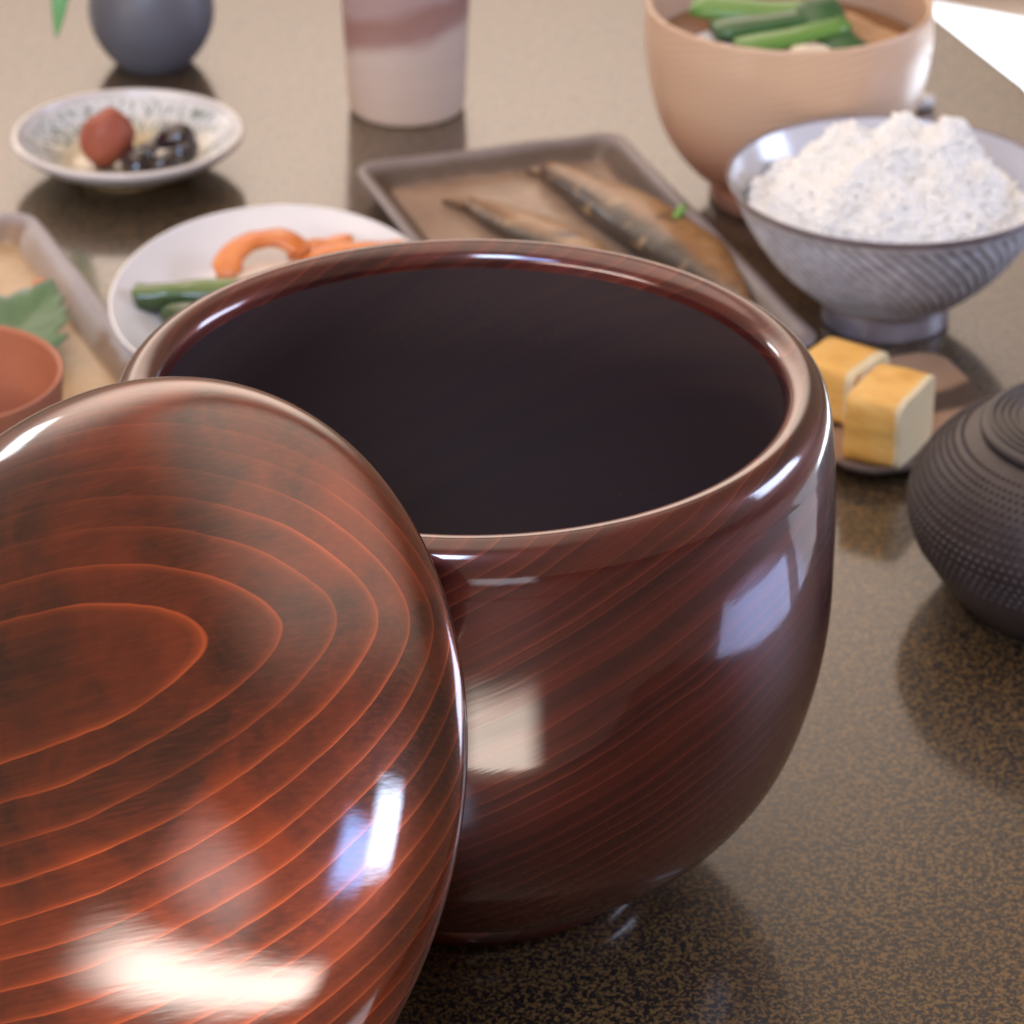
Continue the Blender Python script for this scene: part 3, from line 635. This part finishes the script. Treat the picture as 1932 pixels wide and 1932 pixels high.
def rice_height(x, y):
    r = math.hypot(x, y)
    base = 0.0615 + 0.030 * max(0.0, 1 - (math.hypot(x + 0.001, y + 0.004) / 0.060) ** 2.6)
    for cx, cy, s, hh in ((-0.024, 0.008, 0.013, 0.012), (0.004, 0.014, 0.011, 0.009), (0.030, 0.010, 0.014, 0.015), (0.046, -0.012, 0.011, 0.007), (0.006, -0.010, 0.015, 0.007), (-0.009, 0.018, 0.007, -0.013), (0.016, 0.020, 0.007, -0.012), (0.012, -0.030, 0.012, -0.006), (-0.022, -0.022, 0.012, 0.005), (-0.040, -0.012, 0.014, -0.006)):
        base += hh * math.exp(-((x - cx) ** 2 + (y - cy) ** 2) / (s * s))
    base += 0.0085 * mnoise.noise(Vector((x * 55, y * 55, 4))) + 0.002 * mnoise.noise(Vector((x * 150, y * 150, 8)))
    return base
m_rice = Mat('cooked_rice'); m_rice.set(color=(0.97, 0.93, 0.85), rough=0.5, sss=0.3, sss_r=(1.0, 0.85, 0.7), sss_s=0.004, coat=0.15)
V, F = [], []
nr_, na_ = 26, 72
V.append((0, 0, rice_height(0, 0) - 0.0006))
for i in range(1, nr_ + 1):
    r = 0.0695 * i / nr_
    for k in range(na_):
        a = 2 * math.pi * k / na_; V.append((r * math.cos(a), r * math.sin(a), rice_height(r * math.cos(a), r * math.sin(a)) - 0.0006))
for k in range(na_): F.append((0, 1 + k, 1 + (k + 1) % na_))
for i in range(nr_ - 1):
    for k in range(na_):
        a = 1 + i * na_; b = a + na_; j = (k + 1) % na_; F.append((a + k, b + k, b + j, a + j))
gu = []
for i, (t, rad) in enumerate(((-1, 0), (-0.75, 0.62), (-0.25, 1.0), (0.3, 0.98), (0.78, 0.6), (1, 0))):
    gu.append((t, rad))
def add_grain(p, q, L, r):
    b0 = len(V); seg = 8; rows = []
    for t, rad in gu:
        if rad == 0: rows.append([len(V)]); V.append(p + q @ Vector((t * L, 0, 0))); continue
        row = []
        for k in range(seg):
            a = 2 * math.pi * k / seg; row.append(len(V)); V.append(p + q @ Vector((t * L, rad * r * math.cos(a), rad * r * 0.85 * math.sin(a))))
        rows.append(row)
    for A, B in zip(rows, rows[1:]):
        for k in range(seg):
            j = (k + 1) % seg
            if len(A) == 1: F.append((A[0], B[j], B[k]))
            elif len(B) == 1: F.append((A[k], A[j], B[0]))
            else: F.append((A[k], A[j], B[j], B[k]))
from mathutils import Euler
for i in range(4600):
    r = 0.0685 * math.sqrt(rng.random()); a = rng.uniform(0, 2 * math.pi); x, y = r * math.cos(a), r * math.sin(a)
    z = rice_height(x, y) + rng.uniform(-0.0012, 0.0012)
    add_grain(Vector((x, y, z)), Euler((rng.uniform(-.5, .5), rng.uniform(-.6, .6), rng.uniform(0, 6.28))).to_matrix(), rng.uniform(0.0034, 0.0042), rng.uniform(0.0017, 0.0020))
rice = link('cooked_rice', mesh(V, F), m_rice.m, loc=(RX, RY, 0))
tag(rice, 'heaped mound of white cooked rice filling the blue grey bowl', 'rice', kind='stuff')

# ------------------------------------------------------------------ striped plate with rolled omelette
m = Mat('striped_brown_stoneware'); v = m.obj()
dd = m.math('ADD', m.vec('DOT_PRODUCT', v, (-0.30, 0.95, 0)), m.math('MULTIPLY', m.math('SUBTRACT', m.noise(v, 30, 3), 0.5), 0.010))
stp = m.ramp(m.math('MULTIPLY_ADD', dd, 8.0, 0.5), [(0.05, (0.10, 0.075, 0.065)), (0.20, (0.14, 0.10, 0.085)), (0.24, (0.33, 0.205, 0.13)), (0.48, (0.40, 0.245, 0.155)), (0.52, (0.060, 0.040, 0.030)), (0.66, (0.075, 0.048, 0.035)), (0.70, (0.42, 0.255, 0.15)), (0.95, (0.38, 0.235, 0.14))], 'LINEAR')
m_sp = m.set(color=m.mix(m.math('MULTIPLY', m.noise(v, 90, 4), 0.35), stp, (0.16, 0.11, 0.09)), rough=0.6, coat=0.0, spec=0.3, normal=m.bump(m.noise(v, 110, 4), 0.3, 0.001))
OX, OY = 0.1930, 0.3480
op = thing('omelette_plate', 'small squarish brown striped stoneware plate holding rolled omelette', 'plate', (OX, OY, 0))
quad = [Vector(p) for p in ((0.0275, 0.0680), (0.0480, -0.0280), (-0.0230, -0.0580), (-0.0560, 0.0240))]
def rquad(scale, z, bow=0.006, n=10):
    out = []
    for i in range(4):
        a, b = quad[i], quad[(i + 1) % 4]; nrm = Vector(((b - a).y, -(b - a).x)).normalized()
        if nrm.dot((a + b) / 2) < 0: nrm = -nrm
        for k in range(n):
            t = k / n; p = a.lerp(b, t) + nrm * (bow * 4 * t * (1 - t)); rr_ = 1 - 0.06 * (1 - min(1, min(t, 1 - t) * 8)) ** 2
            zz_ = z + (0.0012 * mnoise.noise(Vector((p.x * 40, p.y * 40, 3))) if z > 0.006 else 0)
            out.append((p.x * scale * rr_, p.y * scale * rr_, zz_))
    return out
link('base_panel', loft([rquad(0.55, 0.0), rquad(0.60, 0.0), rquad(0.92, 0.0045)], True, False), m_sp, op)
link('edge', loft([rquad(0.92, 0.0045), rquad(0.99, 0.0075), rquad(1.0, 0.0090), rquad(0.985, 0.0102), rquad(0.95, 0.0098)], False, False), m_sp, op)
link('top_face', loft([rquad(0.95, 0.0098), rquad(0.80, 0.0072), rquad(0.5, 0.0062), rquad(0.2, 0.0060)], False, True), m_sp, op)
m = Mat('rolled_omelette'); v = m.obj()
sep = m.node('ShaderNodeSeparateXYZ'); m.put(sep.inputs[0], v)
cut = m.ramp(m.math('ADD', m.math('MULTIPLY', sep.outputs[0], 60.0), m.math('MULTIPLY', m.noise(v, 200, 2), 0.08)), [(0.66, 0.0), (0.72, 1.0)])
skin = m.mix(m.ramp(m.noise(v, 60, 4, 0.6), [(0.35, 0.0), (0.7, 1.0)]), (0.80, 0.42, 0.085), (0.86, 0.53, 0.16))
skin = m.mix(m.math('MULTIPLY', m.ramp(m.noise(m.vec('MULTIPLY', v, (60, 60, 420)), 1.0, 2), [(0.5, 0.0), (0.7, 1.0)]), 0.4), skin, (0.50, 0.21, 0.035))
m.set(color=m.mix(cut, skin, m.mix(m.noise(v, 90, 3), (0.72, 0.58, 0.33), (0.76, 0.64, 0.41))), rough=0.45, sss=0.25, sss_r=(1, .7, .3), sss_s=0.004, normal=m.bump(m.noise(v, 140, 4), 0.4, 0.001)); m_egg = m.m
def egg_block(L, Wd, H, seed):
    """slice of a rolled omelette: x = roll axis (cut faces), rounded section in y-z, base at z = 0"""
    rings = []; seg = 40
    for x, f in ((-L / 2, 0.975), (-L / 2 + 0.0006, 0.995), (-L / 2 + 0.002, 1), (0, 1.01), (L / 2 - 0.002, 1), (L / 2 - 0.0006, 0.995), (L / 2, 0.975)):
        ring = []
        for k in range(seg):
            c, s = math.cos(2 * math.pi * k / seg), math.sin(2 * math.pi * k / seg); e = 9.0
            g_ = (abs(c) ** e + abs(s) ** e) ** (-1 / e) * (1 + 0.045 * mnoise.noise(Vector((c * 2, s * 2, seed + x * 30))))
            ring.append((x, c * g_ * Wd / 2 * f, max(0.0, s * g_ * H / 2 * f + H / 2)))
        rings.append(ring)
    me = loft(rings); 
    for p in me.polygons:
        if len(p.vertices) > 4: p.use_smooth = False
    return me
piece('rolled_omelette', egg_block(0.0275, 0.042, 0.033, 1), m_egg, 'thick slice of yellow rolled omelette with its cream cut face exposed', 'omelette', (0.1870, 0.3165, 0.0078), (0, 0, R(-28)))
piece('rolled_omelette', egg_block(0.0310, 0.033, 0.028, 5), m_egg, 'yellow rolled omelette slice partly hidden behind another slice', 'omelette', (0.1690, 0.3580, 0.0078), (0, 0, R(-36)))

# ------------------------------------------------------------------ cast iron teapot with studs and its lid
m_iron = plain('black_cast_iron', (0.046, 0.030, 0.027), (0.060, 0.041, 0.037), 90, 0.48, bump=0.0004, spec=0.55)
KX, KY = 0.2590, 0.1974
tp = thing('iron_teapot', 'squat black cast iron teapot covered in tiny studs', 'teapot', (KX, KY, 0))
kp = spline([(0.048, 0.0), (0.0535, 0.0015), (0.064, 0.014), (0.0720, 0.028), (0.0755, 0.0405), (0.0745, 0.0500), (0.0680, 0.0625), (0.0580, 0.0715), (0.0490, 0.0758), (0.0460, 0.0765)], 8)
link('body', lathe([(0, 0.001)] + kp, 160), m_iron, tp)
# studs in staggered rows from the shoulder to just below the belly
V, F = [], []
row = 0; acc = 0.0
for (r0, z0), (r1, z1) in zip(kp, kp[1:]):
    L = math.hypot(r1 - r0, z1 - z0); acc += L
    zm, rm = (z0 + z1) / 2, (r0 + r1) / 2
    if zm < 0.027 or zm > 0.0735 or acc < 0.0030: continue
    acc = 0.0; row += 1
    tx, tz = (r1 - r0) / L, (z1 - z0) / L; nx, nz = tz, -tx
    cnt = 120; rs = min(0.00140, math.pi * rm / cnt * 0.72)
    for k in range(cnt):
        a = 2 * math.pi * (k + 0.5 * (row % 2)) / cnt; ca, sa = math.cos(a), math.sin(a)
        N = Vector((nx * ca, nx * sa, nz)); T1 = Vector((-sa, ca, 0)); T2 = N.cross(T1); P = Vector((rm * ca, rm * sa, zm))
        b0 = len(V)
        for j in range(6):
            b = math.pi * j / 3; V.append(P + (T1 * math.cos(b) + T2 * math.sin(b)) * rs - N * 0.0002)
        for j in range(6):
            b = math.pi * j / 3; V.append(P + (T1 * math.cos(b) + T2 * math.sin(b)) * rs * 0.62 + N * 0.0009)
        V.append(P + N * 0.0012)
        for j in range(6):
            q = (j + 1) % 6; F.append((b0 + j, b0 + q, b0 + 6 + q, b0 + 6 + j)); F.append((b0 + 6 + j, b0 + 6 + q, b0 + 12))
studs = link('studs', mesh(V, F), m_iron, tp); studs['kind'] = 'stuff'
m_ilid = plain('brown_black_iron_lid', (0.055, 0.042, 0.037), (0.070, 0.054, 0.047), 60, 0.5, bump=0.0003, spec=0.55)
tl = thing('teapot_lid', 'round dark iron teapot lid with raised concentric rings', 'lid', (KX, KY, 0.0766))
link('disc', lathe(spline([(0.044, -0.0004), (0.0470, 0.0002), (0.0480, 0.0020), (0.0476, 0.0036), (0.0462, 0.0046), (0.0445, 0.0050)], 5) + [(0.03, 0.0062), (0.015, 0.0070), (0, 0.0072)], 128), m_ilid, tl)
for k, rr in enumerate((0.0432, 0.0400, 0.0368, 0.0336)):
    zc = 0.0052 + (0.0445 - rr) * 0.08
    link('ring', lathe([(rr - 0.0011 * math.cos(t), zc + 0.0010 * math.sin(t)) for t in [math.pi * j / 8 for j in range(9)]][::-1], 128), m_ilid, tl)
link('knob', lathe(spline([(0.006, 0.0068), (0.0058, 0.0095), (0.0095, 0.0135), (0.0105, 0.0170), (0.0080, 0.0200)], 5) + [(0, 0.0207)], 64), m_ilid, tl)
